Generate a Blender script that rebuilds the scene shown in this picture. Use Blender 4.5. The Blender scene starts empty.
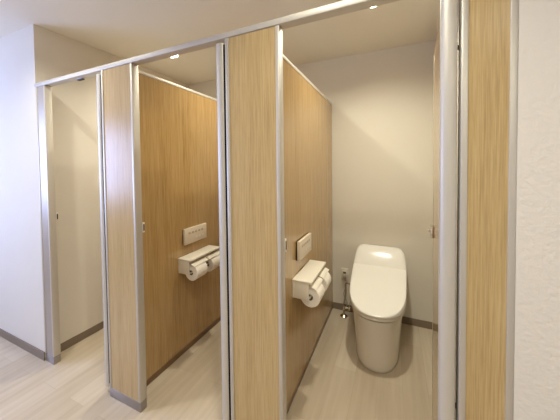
import bpy, bmesh, math, random
from mathutils import Vector, Matrix
random.seed(4)
sc = bpy.context.scene
col = sc.collection
PI = math.pi

# ------------------------------------------------------------------ dimensions
CEIL = 2.5365; DEEP = 1.5626; RT = 2.100; RB = 2.073
FD = 0.045            # depth of the front frames
P1, P2 = 0.927, 1.864 # right faces of the two partitions
PT = 0.038
OPEN = [(0.119, 0.770), (1.055, 1.706), (1.987, 2.640)]

# ------------------------------------------------------------------ materials
def lin(r, g, b):
    f = lambda c: (c/255)/12.92 if c/255 <= 0.04045 else ((c/255+0.055)/1.055)**2.4
    return (f(r), f(g), f(b), 1)
def mat(name, color, rough=0.5, metal=0.0, **kw):
    m = bpy.data.materials.new(name); m.use_nodes = True
    b = m.node_tree.nodes['Principled BSDF']
    b.inputs['Base Color'].default_value = color
    b.inputs['Roughness'].default_value = rough
    b.inputs['Metallic'].default_value = metal
    for k, v in kw.items(): b.inputs[k.replace('_', ' ')].default_value = v
    return m
def nodes(m): return m.node_tree.nodes, m.node_tree.links, m.node_tree.nodes['Principled BSDF']
def noise_of(m, scale, detail=3.0, vec_scale=(1, 1, 1), rough=0.5, rot=(0, 0, 0)):
    N, L, b = nodes(m)
    tc = N.new('ShaderNodeTexCoord'); mp = N.new('ShaderNodeMapping')
    mp.inputs['Scale'].default_value = vec_scale; mp.inputs['Rotation'].default_value = rot
    L.new(tc.outputs['Object'], mp.inputs['Vector'])
    n = N.new('ShaderNodeTexNoise'); n.inputs['Scale'].default_value = scale
    n.inputs['Detail'].default_value = detail; n.inputs['Roughness'].default_value = rough
    L.new(mp.outputs['Vector'], n.inputs['Vector'])
    return n
def ramp(m, fac, stops):
    N, L, b = nodes(m)
    r = N.new('ShaderNodeValToRGB'); e = r.color_ramp.elements
    e[0].position, e[0].color = stops[0]; e[1].position, e[1].color = stops[-1]
    for p, c in stops[1:-1]:
        x = e.new(p); x.color = c
    L.new(fac, r.inputs['Fac']); return r
def bump(m, fac, strength, dist=0.001):
    N, L, b = nodes(m)
    bp = N.new('ShaderNodeBump'); bp.inputs['Strength'].default_value = strength
    bp.inputs['Distance'].default_value = dist
    L.new(fac, bp.inputs['Height']); L.new(bp.outputs['Normal'], b.inputs['Normal'])

def wall_mat(name, c, bs=0.25, sc_=160):
    m = mat(name, c, 0.75)
    n = noise_of(m, sc_, 4.0); bump(m, n.outputs['Fac'], bs, 0.003)
    return m
M_WALL = wall_mat('wallpaper', lin(224, 218, 206))
M_WALLR = wall_mat('embossed_wallpaper', lin(226, 220, 210), 1.0, 55)
M_CEIL = wall_mat('ceiling_board', lin(228, 222, 208), 0.1)

def wood_mat(name, dark, mid, light, rough):
    m = mat(name, mid, rough)
    N, L, b = nodes(m)
    n1 = noise_of(m, 1.0, 4.0, (190, 190, 4.5), 0.65)
    n2 = noise_of(m, 1.0, 2.0, (30, 30, 0.8), 0.5)
    mx = N.new('ShaderNodeMath'); mx.operation = 'MULTIPLY_ADD'
    mx.inputs[1].default_value = 0.74
    m2 = N.new('ShaderNodeMath'); m2.operation = 'MULTIPLY'; m2.inputs[1].default_value = 0.26
    L.new(n2.outputs['Fac'], m2.inputs[0]); L.new(n1.outputs['Fac'], mx.inputs[0]); L.new(m2.outputs[0], mx.inputs[2])
    r = ramp(m, mx.outputs[0], [(0.28, dark), (0.5, mid), (0.72, light)])
    L.new(r.outputs['Color'], b.inputs['Base Color'])
    return m
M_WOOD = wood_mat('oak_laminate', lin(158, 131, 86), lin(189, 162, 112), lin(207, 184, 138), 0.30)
M_WOODI = wood_mat('oak_laminate_shaded', lin(142, 111, 68), lin(173, 141, 92), lin(191, 162, 114), 0.17)  # same oak, glossier, with the cubicle shade put into its darker colour
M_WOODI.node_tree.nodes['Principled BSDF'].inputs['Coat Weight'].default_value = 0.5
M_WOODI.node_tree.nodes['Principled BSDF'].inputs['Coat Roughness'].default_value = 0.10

# vinyl plank floor, planks running away from the corridor (along y)
M_FLOOR = mat('pale_vinyl_planks', lin(200, 190, 175), 0.38)
N, L, b = nodes(M_FLOOR)
tc = N.new('ShaderNodeTexCoord'); mp = N.new('ShaderNodeMapping')
mp.inputs['Rotation'].default_value = (0, 0, PI/2); mp.inputs['Location'].default_value = (0.35, 0.06, 0)
L.new(tc.outputs['Object'], mp.inputs['Vector'])
br = N.new('ShaderNodeTexBrick')
br.inputs['Color1'].default_value = lin(192, 177, 156); br.inputs['Color2'].default_value = lin(205, 192, 173)
br.inputs['Mortar'].default_value = lin(184, 171, 150)
br.inputs['Scale'].default_value = 1.0; br.inputs['Mortar Size'].default_value = 0.0012
br.inputs['Brick Width'].default_value = 0.92; br.inputs['Row Height'].default_value = 0.15
br.inputs['Bias'].default_value = 0.0
L.new(mp.outputs['Vector'], br.inputs['Vector'])
ns = noise_of(M_FLOOR, 1.0, 4.0, (26, 1.8, 1), 0.55)
rp = ramp(M_FLOOR, ns.outputs['Fac'], [(0.3, (0.80, 0.78, 0.74, 1)), (0.7, (1.0, 1.0, 1.0, 1))])
mx = N.new('ShaderNodeMix'); mx.data_type = 'RGBA'; mx.blend_type = 'MULTIPLY'; mx.inputs['Factor'].default_value = 0.8
L.new(br.outputs['Color'], mx.inputs['A']); L.new(rp.outputs['Color'], mx.inputs['B'])
L.new(mx.outputs['Result'], b.inputs['Base Color'])

M_BASE = mat('taupe_baseboard', lin(128, 114, 98), 0.45)
M_KICK = mat('satin_kick_plate', lin(165, 160, 160), 0.32, 0.85)
M_KICKD = mat('dark_kick_plate', lin(120, 95, 66), 0.3, 0.1)
M_ALU = mat('anodised_aluminium', lin(202, 197, 188), 0.48, 0.55)
M_ALUW = mat('bright_aluminium', lin(205, 200, 190), 0.48, 0.4)
M_POST = mat('silver_post', lin(176, 166, 154), 0.42, 0.4)
M_DARK = mat('dark_gap', lin(16, 14, 13), 0.9, 0.0, Specular_IOR_Level=0.1)
M_BLACK = mat('black_slot', lin(12, 10, 9), 0.6)
M_CHROME = mat('chrome', lin(225, 220, 210), 0.12, 1.0)
M_CERAM = mat('white_ceramic', lin(228, 222, 210), 0.14)
M_LID = mat('white_plastic_lid', lin(240, 238, 232), 0.16)
M_PLAST = mat('cream_plastic', lin(228, 221, 206), 0.35)
M_PANEL = mat('beige_plastic', lin(218, 204, 184), 0.38)
M_BTN = mat('button_plastic', lin(180, 168, 150), 0.4)
M_PAPER = mat('tissue_paper', lin(240, 234, 224), 0.95)
n = noise_of(M_PAPER, 60, 3); bump(M_PAPER, n.outputs['Fac'], 0.4, 0.002)
M_CARD = mat('cardboard_core', lin(120, 100, 78), 0.9)
M_VALVE = mat('aged_chrome', lin(176, 164, 140), 0.18, 1.0)
M_HOSE = mat('braided_hose', lin(170, 160, 145), 0.4, 0.6)
n = noise_of(M_HOSE, 300, 2); bump(M_HOSE, n.outputs['Fac'], 0.6, 0.002)
M_RUBBER = mat('grey_rubber', lin(90, 84, 78), 0.7)
M_SEAM = mat('grey_gap_fill_shade', lin(80, 72, 62), 0.7)  # fill colour that paints shade into the toilet's gaps
def emit(name, c, s):
    m = mat(name, c, 0.5); b = m.node_tree.nodes['Principled BSDF']
    b.inputs['Emission Color'].default_value = c; b.inputs['Emission Strength'].default_value = s
    return m
M_LENS = emit('downlight_lens', (1.0, 0.86, 0.64, 1), 6.0)
M_GLASS = mat('window_glass', (1, 1, 1, 1), 0.0, 0.0, Transmission_Weight=1.0, IOR=1.01)

# ------------------------------------------------------------------ mesh tools
class MB:
    def __init__(s): s.bm = bmesh.new()
    def box(s, x0, x1, y0, y1, z0, z1, bev=0.0, seg=2):
        r = bmesh.ops.create_cube(s.bm, size=1.0)
        vs = r['verts']
        for v in vs:
            v.co = Vector(((x0+x1)/2 + v.co.x*(x1-x0), (y0+y1)/2 + v.co.y*(y1-y0), (z0+z1)/2 + v.co.z*(z1-z0)))
        if bev > 0:
            es = list({e for v in vs for e in v.link_edges})
            bmesh.ops.bevel(s.bm, geom=es, offset=bev, segments=seg, profile=0.5, affect='EDGES')
        return s
    def ring_loft(s, rings, cap0=True, cap1=True):
        vr = [[s.bm.verts.new(p) for p in r] for r in rings]
        n = len(vr[0])
        for a, b_ in zip(vr, vr[1:]):
            for i in range(n):
                s.bm.faces.new((a[i], a[(i+1) % n], b_[(i+1) % n], b_[i]))
        if cap0: s.bm.faces.new(list(reversed(vr[0])))
        if cap1: s.bm.faces.new(vr[-1])
        return s
    def cyl(s, p0, p1, r, seg=20, r1=None):
        p0 = Vector(p0); p1 = Vector(p1); r1 = r if r1 is None else r1
        d = (p1-p0).normalized(); a = d.orthogonal().normalized(); c = d.cross(a)
        ring = lambda p, q: [p + (a*math.cos(2*PI*i/seg) + c*math.sin(2*PI*i/seg))*q for i in range(seg)]
        return s.ring_loft([ring(p0, r), ring(p1, r1)])
    def lathe(s, origin, axis, prof, seg=32, closed=True):
        # prof: list of (radius, offset along the axis)
        o = Vector(origin); d = Vector(axis).normalized(); a = d.orthogonal().normalized(); c = d.cross(a)
        rings = [[o + d*h + (a*math.cos(2*PI*i/seg) + c*math.sin(2*PI*i/seg))*r for i in range(seg)] for r, h in prof]
        if closed: rings.append(rings[0])
        vr = [[s.bm.verts.new(p) for p in r] for r in (rings[:-1] if closed else rings)]
        m = len(vr); rng = range(m) if closed else range(m-1)
        for k in rng:
            A, B = vr[k], vr[(k+1) % m]
            for i in range(seg):
                s.bm.faces.new((A[i], A[(i+1) % seg], B[(i+1) % seg], B[i]))
        return s
    def tube(s, pts, r, seg=10):
        pts = [Vector(p) for p in pts]
        up = Vector((0.3, 1, 0.2)).normalized(); rings = []
        for i, p in enumerate(pts):
            d = (pts[min(i+1, len(pts)-1)] - pts[max(i-1, 0)]).normalized()
            a = d.cross(up).normalized(); c = d.cross(a)
            rings.append([p + (a*math.cos(2*PI*k/seg) + c*math.sin(2*PI*k/seg))*r for k in range(seg)])
        return s.ring_loft(rings)
    def prism_x(s, poly, x0, x1, bev=0.0, seg=4):
        # poly in (y, z), extruded along x
        a = [s.bm.verts.new((x0, y, z)) for y, z in poly]; b_ = [s.bm.verts.new((x1, y, z)) for y, z in poly]
        n = len(a)
        for i in range(n): s.bm.faces.new((a[i], a[(i+1) % n], b_[(i+1) % n], b_[i]))
        s.bm.faces.new(list(reversed(a))); s.bm.faces.new(b_)
        if bev:
            es = list({e for v in a+b_ for e in v.link_edges})
            bmesh.ops.bevel(s.bm, geom=es, offset=bev, segments=seg, profile=0.5, affect='EDGES')
        return s
    def build(s, name, m, parent=None, off=(0, 0, 0), smooth=True):
        bmesh.ops.recalc_face_normals(s.bm, faces=s.bm.faces)
        for v in s.bm.verts: v.co -= Vector(off)
        me = bpy.data.meshes.new(name); s.bm.to_mesh(me); s.bm.free()
        for p in me.polygons: p.use_smooth = smooth
        if smooth: me.set_sharp_from_angle(angle=math.radians(38))
        me.materials.append(m)
        o = bpy.data.objects.new(name, me); col.objects.link(o)
        if parent: o.parent = parent
        else: o.location = off
        return o
def tag(o, label, cat, group=None):
    o['label'] = label; o['category'] = cat
    if group: o['group'] = group
    return o
def thing(name, label, cat, loc=(0, 0, 0), group=None):
    o = bpy.data.objects.new(name, None); col.objects.link(o)
    o.location = loc; o.empty_display_size = 0.1
    return tag(o, label, cat, group)
def struct(name, mb, m, smooth=False):
    o = mb.build(name, m, smooth=smooth); o['kind'] = 'structure'; return o

# ------------------------------------------------------------------ room shell
XW, XE, YS = -1.75, 3.9, -2.05
T = 0.1
struct('floor', MB().box(XW-T, XE+T, YS-T, DEEP+T, -0.1, 0), M_FLOOR)
# the ceiling has round holes that the recessed downlights sit in
LR = 0.056
LAMPS = [(0.50, 0.82, 'round downlight over the far left cubicle', 's'),
         (1.40, 0.79, 'round downlight over the middle cubicle', 's'),
         (2.31, 0.795, 'round downlight over the toilet', 's'),
         (3.15, -1.25, 'added unseen round downlight that brightens the right wall', 'c'),  # added lamp, out of view, puts more warm light on the right wall
         (0.45, -0.50, 'round corridor downlight in front of the first oak panel', 'c'),
         (2.25, -0.60, 'round corridor downlight in front of the toilet cubicle', 'c')]
def ceiling_mesh():
    m = MB(); bm = m.bm; es = []
    def loop(pts):
        vs = [bm.verts.new(p) for p in pts]
        for i in range(len(vs)): es.append(bm.edges.new((vs[i], vs[(i+1) % len(vs)])))
        return vs
    X0, X1, Y0, Y1 = XW-T, XE+T, YS-T, DEEP+T
    rect = [(X0, Y0), (X1, Y0), (X1, Y1), (X0, Y1)]
    lo_ = loop([(x, y, CEIL) for x, y in rect])
    for x, y, _, _ in LAMPS: loop([(x+LR*math.cos(2*PI*i/40), y+LR*math.sin(2*PI*i/40), CEIL) for i in range(40)])
    bmesh.ops.triangle_fill(bm, use_beauty=True, edges=es)
    hi = [bm.verts.new((x, y, CEIL+0.16)) for x, y in rect]
    for i in range(4): bm.faces.new((lo_[i], lo_[(i+1) % 4], hi[(i+1) % 4], hi[i]))
    bm.faces.new(hi)
    return m
struct('ceiling', ceiling_mesh(), M_CEIL)
struct('wall_front_left', MB().box(XW, 0, 0, T, 0, CEIL), M_WALL)
struct('wall_front_right', MB().box(2.785, XE, 0, T, 0, CEIL), M_WALLR)
struct('wall_stall_left', MB().box(-T, 0, T, DEEP, 0, CEIL), M_WALL)
struct('wall_stall_right', MB().box(2.80, 2.80+T, T, DEEP, 0, CEIL), M_WALL)
struct('wall_stall_back', MB().box(-T, 2.9, DEEP, DEEP+T, 0, CEIL), M_WALL)
struct('wall_corridor_right', MB().box(XE, XE+T, YS, T, 0, CEIL), M_WALL)
struct('wall_corridor_back', MB().box(XW, XE, YS-T, YS, 0, CEIL), M_WALL)
# left corridor wall with its window
WY0, WY1, WZ0, WZ1 = -1.95, -0.65, 0.95, 2.15
w = MB().box(XW-T, XW, YS, WY0, 0, CEIL).box(XW-T, XW, WY1, T, 0, CEIL)
w.box(XW-T, XW, WY0, WY1, 0, WZ0).box(XW-T, XW, WY0, WY1, WZ1, CEIL)
struct('wall_corridor_left', w, M_WALL)
fr = MB()
fr.box(XW-0.08, XW+0.01, WY0, WY0+0.04, WZ0, WZ1).box(XW-0.08, XW+0.01, WY1-0.04, WY1, WZ0, WZ1)
fr.box(XW-0.08, XW+0.01, WY0+0.04, WY1-0.04, WZ0, WZ0+0.04).box(XW-0.08, XW+0.01, WY0+0.04, WY1-0.04, WZ1-0.04, WZ1)
fr.box(XW-0.06, XW-0.02, (WY0+WY1)/2-0.02, (WY0+WY1)/2+0.02, WZ0+0.04, WZ1-0.04)
win = struct('window_1', fr, M_ALU)
# baseboards
BH = 0.0644
def bb(name, *a): struct(name, MB().box(*a, 0.0, BH), M_BASE)
bb('baseboard_front_left', XW, -0.002, -0.007, 0)
bb('baseboard_front_right', 2.787, XE, -0.007, 0)
bb('baseboard_stall_left', 0, 0.006, FD+0.002, DEEP)
bb('baseboard_stall_back', 0.006, 2.80, DEEP-0.007, DEEP)
bb('baseboard_corridor_back', XW, XE, YS, YS+0.007)

# ------------------------------------------------------------------ header rail
r = thing('header_rail', 'long silver aluminium rail along the top of the cubicle fronts', 'rail', (1.39, 0.0, RB))
MB().box(-0.012, 2.785, -0.002, FD+0.003, RB, RT, 0.003).build('rail_bar', M_ALUW, r, r.location)
MB().box(-0.016, -0.012, -0.002, FD+0.003, RB, RT, 0.001).build('end_cap', M_ALUW, r, r.location)

# ------------------------------------------------------------------ front panels
def front_panel(name, x0, x1, lf, rf, label, board, kick=True, strike=True, fm=M_ALU):
    t = thing(name, label, 'panel', ((x0+x1)/2, 0.02, 0), 'fixed front panels between the cubicle doors')
    o = t.location
    MB().box(x0+lf, x1-rf, 0.004, FD-0.004, 0.055, RB-0.001).build('board', board, t, o)
    MB().box(x0, x0+lf, 0, FD, 0.058, RB-0.001, 0.003).build('frame', fm, t, o)
    MB().box(x1-rf, x1, 0, FD, 0.058, RB-0.001, 0.003).build('frame', fm, t, o)
    MB().box(x0+0.001, x1-0.001, 0.001, FD-0.001, 0.0, 0.057, 0.001).build('kick_plate', M_KICK, t, o)
    if strike:
        s = MB().box(x1-0.006, x1+0.0015, FD+0.0005, FD+0.013, 1.075, 1.135, 0.001).build('strike_plate', M_PLAST, t, o)
        MB().box(x1+0.0005, x1+0.003, FD+0.003, FD+0.010, 1.085, 1.125).build('latch_slot', M_BLACK, s)
        bpy.context.view_layer.update()
        c = s.children[0]; c.location = -t.location
    return t
front_panel('door_post', 0.0, OPEN[0][0], 0.012, 0.015,
            'narrow silver post panel against the white wall at the far left cubicle', M_POST, fm=M_ALUW)
front_panel('front_panel', OPEN[0][1], OPEN[1][0], 0.017, 0.018,
            'narrow light oak panel between the first and second openings, grey kick plate showing', M_WOOD)
front_panel('front_panel', OPEN[1][1], OPEN[2][0], 0.021, 0.018,
            'middle light oak front panel between the second opening and the toilet opening', M_WOOD)
front_panel('front_panel', OPEN[2][1], 2.785, 0.020, 0.020,
            'nearest light oak front panel beside the textured white wall at right', M_WOOD, strike=False)

# ------------------------------------------------------------------ partitions between cubicles
def partition(xr, label):
    t = thing('cubicle_partition', label, 'partition', (xr-PT/2, 0.8, 0), 'partitions between the cubicles')
    o = t.location
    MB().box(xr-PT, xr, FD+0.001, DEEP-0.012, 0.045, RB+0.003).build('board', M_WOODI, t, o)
    MB().box(xr-PT-0.003, xr+0.003, FD+0.004, DEEP-0.001, RB+0.003, RT-0.004, 0.002).build('cap_rail', M_ALUW, t, o)
    MB().box(xr-PT-0.001, xr+0.001, DEEP-0.012, DEEP-0.008, 0.045, RB-0.002).build('wall_channel', M_ALU, t, o)
    MB().box(xr-PT+0.002, xr-0.002, FD+0.001, DEEP-0.008, 0.0, 0.045).build('kick_plate', M_KICKD, t, o)
    return t
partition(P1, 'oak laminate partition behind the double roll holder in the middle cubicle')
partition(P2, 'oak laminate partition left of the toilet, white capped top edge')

# ------------------------------------------------------------------ doors, all swung inwards
def door(hx, ang, label, width=0.585, gap_shade=True):
    t = thing('cubicle_door', label, 'door', (hx, 0.024, 0), 'inward opened cubicle doors')
    z0, z1 = 0.048, 2.058
    e = MB()
    # rounded hinge edge profile, a tall pad facing the corridor
    prof = []
    for i in range(13):
        a = PI + PI*i/12
        prof.append((0.0245*math.cos(a), 0.014*math.sin(a) - 0.008))
    prof += [(0.0245, 0.020), (-0.0245, 0.020)]
    e.ring_loft([[(x, y, z) for x, y in prof] for z in (z0, z1)])
    e.build('edge_trim', M_ALUW, t)
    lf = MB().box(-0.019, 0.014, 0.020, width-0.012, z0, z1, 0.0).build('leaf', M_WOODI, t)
    MB().box(-0.020, 0.015, width-0.012, width, z0, z1, 0.003).build('closing_edge', M_ALUW, t)
    for z in (0.62, 1.86):
        MB().cyl((0.0275, 0.010, z-0.008), (0.0275, 0.010, z+0.008), 0.003, 12).build('hinge', M_RUBBER, t)
    if gap_shade: MB().box(0.0248, 0.0330, -0.017, -0.004, z0+0.03, z1-0.01).build('hinge_gap_shade', M_DARK, t)  # dark strip standing in for the shade in the hinge-side gap
    k = MB().box(-0.034, -0.019, width-0.075, width-0.010, 1.075, 1.135, 0.003).build('latch', M_CHROME, t)
    kn = MB().cyl((-0.034, width-0.045, 1.112), (-0.044, width-0.045, 1.112), 0.009, 20).build('latch_knob', M_CHROME, k)
    t.rotation_euler = (0, 0, -math.radians(ang))
    return t
door(0.7325, 4.0, 'opened door of the far left cubicle, seen edge on as a silver strip')
door(1.670, 4.0, 'opened door of the middle cubicle, silver edge left of the middle oak panel')
door(2.6085, 4.6, 'opened door of the toilet cubicle, wide silver edge and small chrome latch', gap_shade=False)

# small rubber stops under the rail
def stop(x, label):
    t = thing('door_stop', label, 'door stop', (x, FD-0.012, RB), 'rubber stops under the rail')
    MB().box(-0.035, 0.035, -0.008, 0.008, -0.004, 0.0, 0.001).build('plate', M_ALU, t)
    MB().box(-0.030, 0.030, -0.006, 0.010, -0.012, -0.004, 0.002).build('rubber_pad', M_RUBBER, t)
stop(0.50, 'small grey stop under the rail above the far left opening')

# ------------------------------------------------------------------ downlights
SP = 17.0; SC = (1.0, 0.965, 0.80); CP = 15.0; CC = (1.0, 0.965, 0.80); WP = 76.0
def downlight(x, y, label, power, group, colr, spread):
    t = thing('ceiling_downlight', label, 'ceiling light', (x, y, CEIL), group); r = LR
    MB().lathe((0, 0, 0), (0, 0, 1), [(r+0.012, -0.0005), (r+0.011, -0.003), (r-0.002, -0.004), (r-0.003, 0.0), (r-0.008, 0.10), (r-0.001, 0.10), (r-0.001, -0.0005)], 40).build('trim_ring', M_PLAST, t)
    MB().cyl((0, 0, 0.034), (0, 0, 0.098), r-0.0075, 40).build('lens', M_LENS, t)
    ld = bpy.data.lights.new('downlight_lamp', 'AREA'); ld.shape = 'DISK'; ld.size = 2*(r-0.012)
    ld.energy = power; ld.color = colr; ld.spread = math.radians(spread)
    lo = bpy.data.objects.new('downlight_lamp', ld); col.objects.link(lo); lo.parent = t
    lo.location = (0, 0, 0.031)
    return t
for x, y, lb, k in LAMPS:
    if k == 's': downlight(x, y, lb, SP, 'cubicle downlights', SC, 170)
    else: downlight(x, y, lb, CP, 'corridor downlights', CC, 170)

# ------------------------------------------------------------------ daylight at the window
ld = bpy.data.lights.new('window_daylight', 'AREA'); ld.shape = 'RECTANGLE'
ld.size = WZ1-WZ0-0.05; ld.size_y = WY1-WY0-0.05; ld.energy = WP; ld.color = (0.42, 0.53, 1.0)
lo = bpy.data.objects.new('window_daylight', ld); col.objects.link(lo)
lo.location = (XW-0.12, (WY0+WY1)/2, (WZ0+WZ1)/2); lo.rotation_euler = (0, -PI/2, 0)
wd = bpy.data.worlds.new('daylight'); sc.world = wd; wd.use_nodes = True
wd.node_tree.nodes['Background'].inputs['Color'].default_value = (0.6, 0.72, 1, 1)
wd.node_tree.nodes['Background'].inputs['Strength'].default_value = 1.5

# ------------------------------------------------------------------ toilet
TX = 2.316; YB = DEEP-0.008
def dshape(hw, yf, yb, semi, ex, n=22):
    """outline in plan, front rounded towards -y; hw may be a function of y"""
    h = hw if callable(hw) else (lambda y: hw)
    left = []
    for i in range(n+1):
        a = (PI/2)*i/n
        y = yf + semi*(1-math.cos(a)**(2/ex)) if a < PI/2 else yf+semi
        f = (1-(1-min(1, (y-yf)/semi))**ex)**(1/ex)
        left.append((f*h(y), y))
    for k in range(1, 7): y = yf+semi+(yb-yf-semi)*k/6; left.append((h(y), y))
    pts = [(TX-x, y) for x, y in left]
    pts += [(TX+x, y) for x, y in reversed(left[1:])]
    return pts
t = thing('toilet', 'white one-piece toilet with closed lid and low sloped tank against the back wall', 'toilet', (TX, 1.2, 0))
o = t.location
rings = []
for z, hw, yf in ((0.0, 0.156, 0.868), (0.006, 0.160, 0.863), (0.03, 0.161, 0.862), (0.12, 0.165, 0.861), (0.22, 0.172, 0.858),
                  (0.30, 0.180, 0.852), (0.345, 0.188, 0.847), (0.365, 0.192, 0.844), (0.374, 0.190, 0.846)):
    rings.append([(x, y, z) for x, y in dshape(hw, yf, YB, 0.30, 2.35)])
MB().ring_loft(rings).build('bowl', M_CERAM, t, o)
rings = []
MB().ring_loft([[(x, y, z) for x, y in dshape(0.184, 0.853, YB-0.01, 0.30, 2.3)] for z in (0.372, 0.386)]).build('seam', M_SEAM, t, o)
for z, g in ((0.384, 0.006), (0.387, 0.002), (0.412, 0.005), (0.416, 0.008)):
    rings.append([(x, y, z) for x, y in dshape(0.203-g, 0.832+g, 1.45, 0.30, 2.3)])
MB().ring_loft(rings).build('seat', M_CERAM, t, o)
S0 = 0.25
hl = lambda g: (lambda y: 0.206-g + 0.014*max(0, min(1, (y-1.05)/0.33)))
def lid_ring(g, lift):
    pts = dshape(hl(g), 0.824+g, 1.376, 0.30, 2.3)
    return [(x, y, 0.4275+S0*(y-0.844)+lift) for x, y in pts]
def lid_low(g, z):
    return [(x, y, max(z, z)) for x, y in dshape(hl(g), 0.824+g, 1.376, 0.30, 2.3)]
rings = [lid_low(0.006, 0.4165), lid_low(0.001, 0.418), lid_low(0.000, 0.4195), lid_ring(0.0005, 0.0), lid_ring(0.002, 0.003), lid_ring(0.006, 0.005), lid_ring(0.02, 0.007), lid_ring(0.06, 0.009)]
MB().ring_loft(rings).build('lid', M_LID, t, o)
# tank with sloped rounded front, behind the lid
mb = MB()
prof = [(YB, 0.3745), (1.386, 0.3745), (1.386, 0.562), (1.42, 0.602), (1.455, 0.643), (1.487, 0.674), (1.510, 0.691), (1.533, 0.698), (YB, 0.700)]
hwp =  [0.205, 0.205, 0.2205, 0.2200, 0.219, 0.217, 0.213, 0.207, 0.204]
N_ = len(prof)
# cross sections across x, each a rounded row
us = [-1, -0.985, -0.95, -0.88, -0.7, -0.35, 0, 0.35, 0.7, 0.88, 0.95, 0.985, 1]
rows = []
for (y, z), hw in zip(prof, hwp):
    row = []
    for u in us:
        au = abs(u); e = max(0, (au-0.6)/0.4)
        k = (1-math.sqrt(max(0, 1-e**4)))   # rounds the corners off at the sides
        yy, zz = y, z
        if z > 0.56: zz = z - k*(z-0.56)*0.50
        if z > 0.56 and y < YB: yy = y + k*0.012
        row.append((TX+u*hw, min(yy, YB), zz))
    rows.append(row)
vr = [[mb.bm.verts.new(p) for p in row] for row in rows]
for a, b_ in zip(vr, vr[1:]):
    for i in range(len(us)-1): mb.bm.faces.new((a[i], a[i+1], b_[i+1], b_[i]))
mb.bm.faces.new([v[0] for v in vr]); mb.bm.faces.new([v[-1] for v in reversed(vr)])
for i in range(len(us)-1): mb.bm.faces.new((vr[-1][i], vr[-1][i+1], vr[0][i+1], vr[0][i]))
mb.build('tank', M_LID, t, o)
MB().box(TX-0.214, TX+0.214, 1.372, 1.396, 0.41, 0.536, 0.0).build('lid_gap_shade', M_SEAM, t, o)  # grey block set in the lid gap to darken it like shade

# ------------------------------------------------------------------ floor valve and hose, socket and lead
t = thing('stop_valve', 'chrome floor valve with flexible hose beside the toilet', 'valve', (1.992, 1.462, 0)); o = t.location
vx, vy = 1.992, 1.462
MB().lathe((vx, vy, 0), (0, 0, 1), [(0.006, 0.0), (0.036, 0.0), (0.035, 0.004), (0.024, 0.012), (0.014, 0.020), (0.006, 0.020)], 28).build('flange', M_VALVE, t, o)
MB().cyl((vx, vy, 0.004), (vx, vy, 0.125), 0.0085, 16).build('pipe', M_VALVE, t, o)
b_ = MB().cyl((vx, vy, 0.085), (vx+0.045, vy, 0.085), 0.009, 16); b_.cyl((vx, vy, 0.065), (vx, vy, 0.105), 0.0125, 16)
b_.build('valve_body', M_CHROME, t, o)
MB().lathe((vx+0.045, vy, 0.085), (1, 0, 0), [(0.0, 0.0), (0.015, 0.0), (0.016, 0.004), (0.016, 0.014), (0.013, 0.018), (0.0, 0.018)], 18, closed=False).build('handle', M_CHROME, t, o)
pts = []
for i in range(25):
    a = i/24
    pts.append((vx + 0.012*math.sin(a*PI*2) + 0.10*a**3, vy + 0.03*math.sin(a*PI), 0.122 + 0.20*math.sin(a*PI*0.62)))
MB().tube(pts, 0.008).build('hose', M_HOSE, t, o)

t = thing('power_socket', 'small beige wall socket above the floor valve', 'socket', (1.985, DEEP, 0.375)); o = t.location
MB().box(1.950, 2.020, DEEP-0.010, DEEP-0.0005, 0.318, 0.432, 0.003).build('cover_plate', M_PLAST, t, o)
MB().box(1.966, 2.004, DEEP-0.015, DEEP-0.010, 0.345, 0.412, 0.002).build('socket_face', M_PLAST, t, o)
MB().box(1.971, 1.999, DEEP-0.0165, DEEP-0.015, 0.384, 0.400, 0.0).build('outlet_slot', M_RUBBER, t, o)
t = thing('power_plug', 'grey plug with coiled lead hanging from the wall socket', 'plug', (1.985, DEEP-0.03, 0.36)); o = t.location
MB().box(1.970, 2.000, DEEP-0.045, DEEP-0.0175, 0.345, 0.378, 0.005).build('plug_body', M_BTN, t, o)
pts = []
for i in range(61):
    a = i/60
    pts.append((1.985 + 0.016*math.sin(a*PI*6)*(1-0.3*a) + 0.035*a + 0.06*max(0, a-0.75)*4, DEEP-0.034 + 0.010*math.cos(a*PI*6), 0.35 - 0.30*math.sin(a*PI*0.78)))
MB().tube(pts, 0.0035, 8).build('lead', M_BTN, t, o)

# ------------------------------------------------------------------ paper holders and rolls
def holder(xw, label, gaps):
    t = thing('toilet_paper_holder', label, 'roll holder', (xw, 0.61, 0.69), 'double roll holders'); o = t.location
    y0, y1 = 0.432, 0.782
    MB().box(xw+0.001, xw+0.126, y0-0.004, y1+0.004, 0.757, 0.771, 0.003).build('shelf', M_PLAST, t, o)
    MB().box(xw+0.001, xw+0.016, y0, y1, 0.655, 0.757, 0.002).build('back_plate', M_PLAST, t, o)
    for y in (y0, (y0+y1)/2-0.004, y1-0.008):
        MB().box(xw+0.016, xw+0.108, y, y+0.008, 0.655, 0.757, 0.003).build('bracket', M_PLAST, t, o)
    cx, cz = xw+0.108, 0.667
    for a, b_ in ((y0+0.010, (y0+y1)/2-0.006), ((y0+y1)/2+0.006, y1-0.010)):
        prof = []
        for i in range(9):
            an = math.radians(52 + 46*i/8); prof.append((cx+0.070*math.cos(an), cz+0.070*math.sin(an)))
        for i in range(8, -1, -1):
            an = math.radians(52 + 46*i/8); prof.append((cx+0.067*math.cos(an), cz+0.067*math.sin(an)))
        MB().ring_loft([[(x, y, z) for x, z in prof] for y in (a, b_)]).build('cover_flap', M_PLAST, t, o)
        MB().cyl((cx-0.0, a, cz), (cx-0.0, b_, cz), 0.006, 14).build('spindle', M_PLAST, t, o)
    return t
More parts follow.
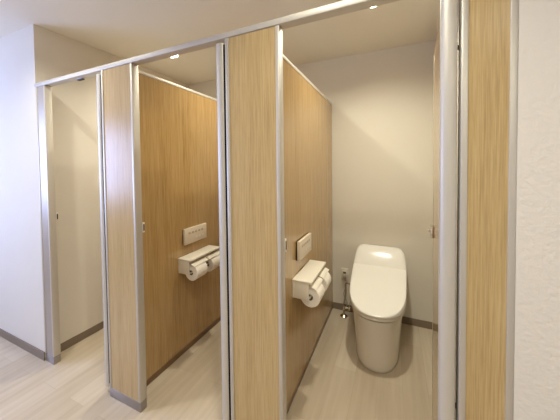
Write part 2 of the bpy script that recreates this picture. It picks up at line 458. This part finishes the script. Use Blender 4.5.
def roll(xw, y0, label):
    cx, cz = xw+0.108, 0.667
    t = thing('toilet_roll', label, 'toilet roll', (cx, y0+0.059, cz), 'toilet rolls'); o = t.location
    L_ = 0.118; R_ = 0.062
    MB().lathe((cx, y0, cz), (0, 1, 0), [(0.019, 0), (R_-0.003, 0), (R_, 0.003), (R_, L_-0.003), (R_-0.003, L_), (0.019, L_)], 40).build('paper', M_PAPER, t, o)
    MB().lathe((cx, y0+0.001, cz), (0, 1, 0), [(0.017, 0), (0.019, 0), (0.019, L_-0.002), (0.017, L_-0.002)], 30).build('core', M_CARD, t, o)
for xw, where in ((P1, 'in the middle cubicle'), (P2, 'beside the toilet')):
    holder(xw, 'cream double toilet paper holder with shelf top ' + where, 0)
    roll(xw, 0.452, 'nearer white toilet roll of the pair ' + where)
    roll(xw, 0.634, 'further white toilet roll of the pair ' + where)

# ------------------------------------------------------------------ wash remotes
def remote(xw, label, dy):
    t = thing('wall_remote', label, 'remote control', (xw, 0.64, 0.92), 'bidet wall remotes'); o = t.location
    y0, y1, z0, z1 = 0.512+dy, 0.762+dy, 0.856, 0.982
    MB().box(xw+0.0003, xw+0.007, y0+0.004, y1-0.004, z0+0.004, z1-0.004, 0.0).build('wall_bracket', M_DARK, t, o)
    MB().box(xw+0.007, xw+0.027, y0, y1, z0, z1, 0.004).build('casing', M_PANEL, t, o)
    for i in range(5):
        y = y0+0.050+i*0.036
        MB().box(xw+0.027, xw+0.0285, y-0.011, y+0.011, 0.935, 0.951, 0.0005).build('button', M_BTN, t, o)
    for i in range(3):
        y = y0+0.125+i*0.036
        MB().box(xw+0.027, xw+0.0285, y-0.011, y+0.011, 0.888, 0.902, 0.0005).build('button', M_PLAST, t, o)
remote(P1, 'beige bidet remote panel on the partition in the middle cubicle', -0.032)
remote(P2, 'beige bidet remote panel on the partition beside the toilet', -0.008)

# ------------------------------------------------------------------ camera
cd = bpy.data.cameras.new('camera'); cam = bpy.data.objects.new('camera', cd); col.objects.link(cam)
yaw, pitch, roll_ = 0.4163, 0.0268, -0.0108
F = Vector((-math.sin(yaw), math.cos(yaw), 0)); R = Vector((math.cos(yaw), math.sin(yaw), 0)); U = Vector((0, 0, 1))
F2 = F*math.cos(pitch) - U*math.sin(pitch); U2 = U*math.cos(pitch) + F*math.sin(pitch)
R3 = R*math.cos(roll_) + U2*math.sin(roll_); U3 = -R*math.sin(roll_) + U2*math.cos(roll_)
mw = Matrix(((R3.x, U3.x, -F2.x, 2.4403), (R3.y, U3.y, -F2.y, -1.0069), (R3.z, U3.z, -F2.z, 1.4676), (0, 0, 0, 1)))
cam.matrix_world = mw
cd.sensor_fit = 'HORIZONTAL'; cd.sensor_width = 36; cd.lens = 36*254.43/560
cd.shift_x = (280-281.95)/560; cd.shift_y = (172.70-210)/560
cd.clip_start = 0.05
sc.camera = cam

sc.view_settings.view_transform = 'Standard'; sc.view_settings.look = 'None'
sc.view_settings.gamma = 1; sc.view_settings.exposure = 0.0
sc.view_settings.use_curve_mapping = False
sc.cycles.use_denoising = True
sc.cycles.max_bounces = 8; sc.cycles.diffuse_bounces = 5
sc.cycles.sample_clamp_indirect = 6
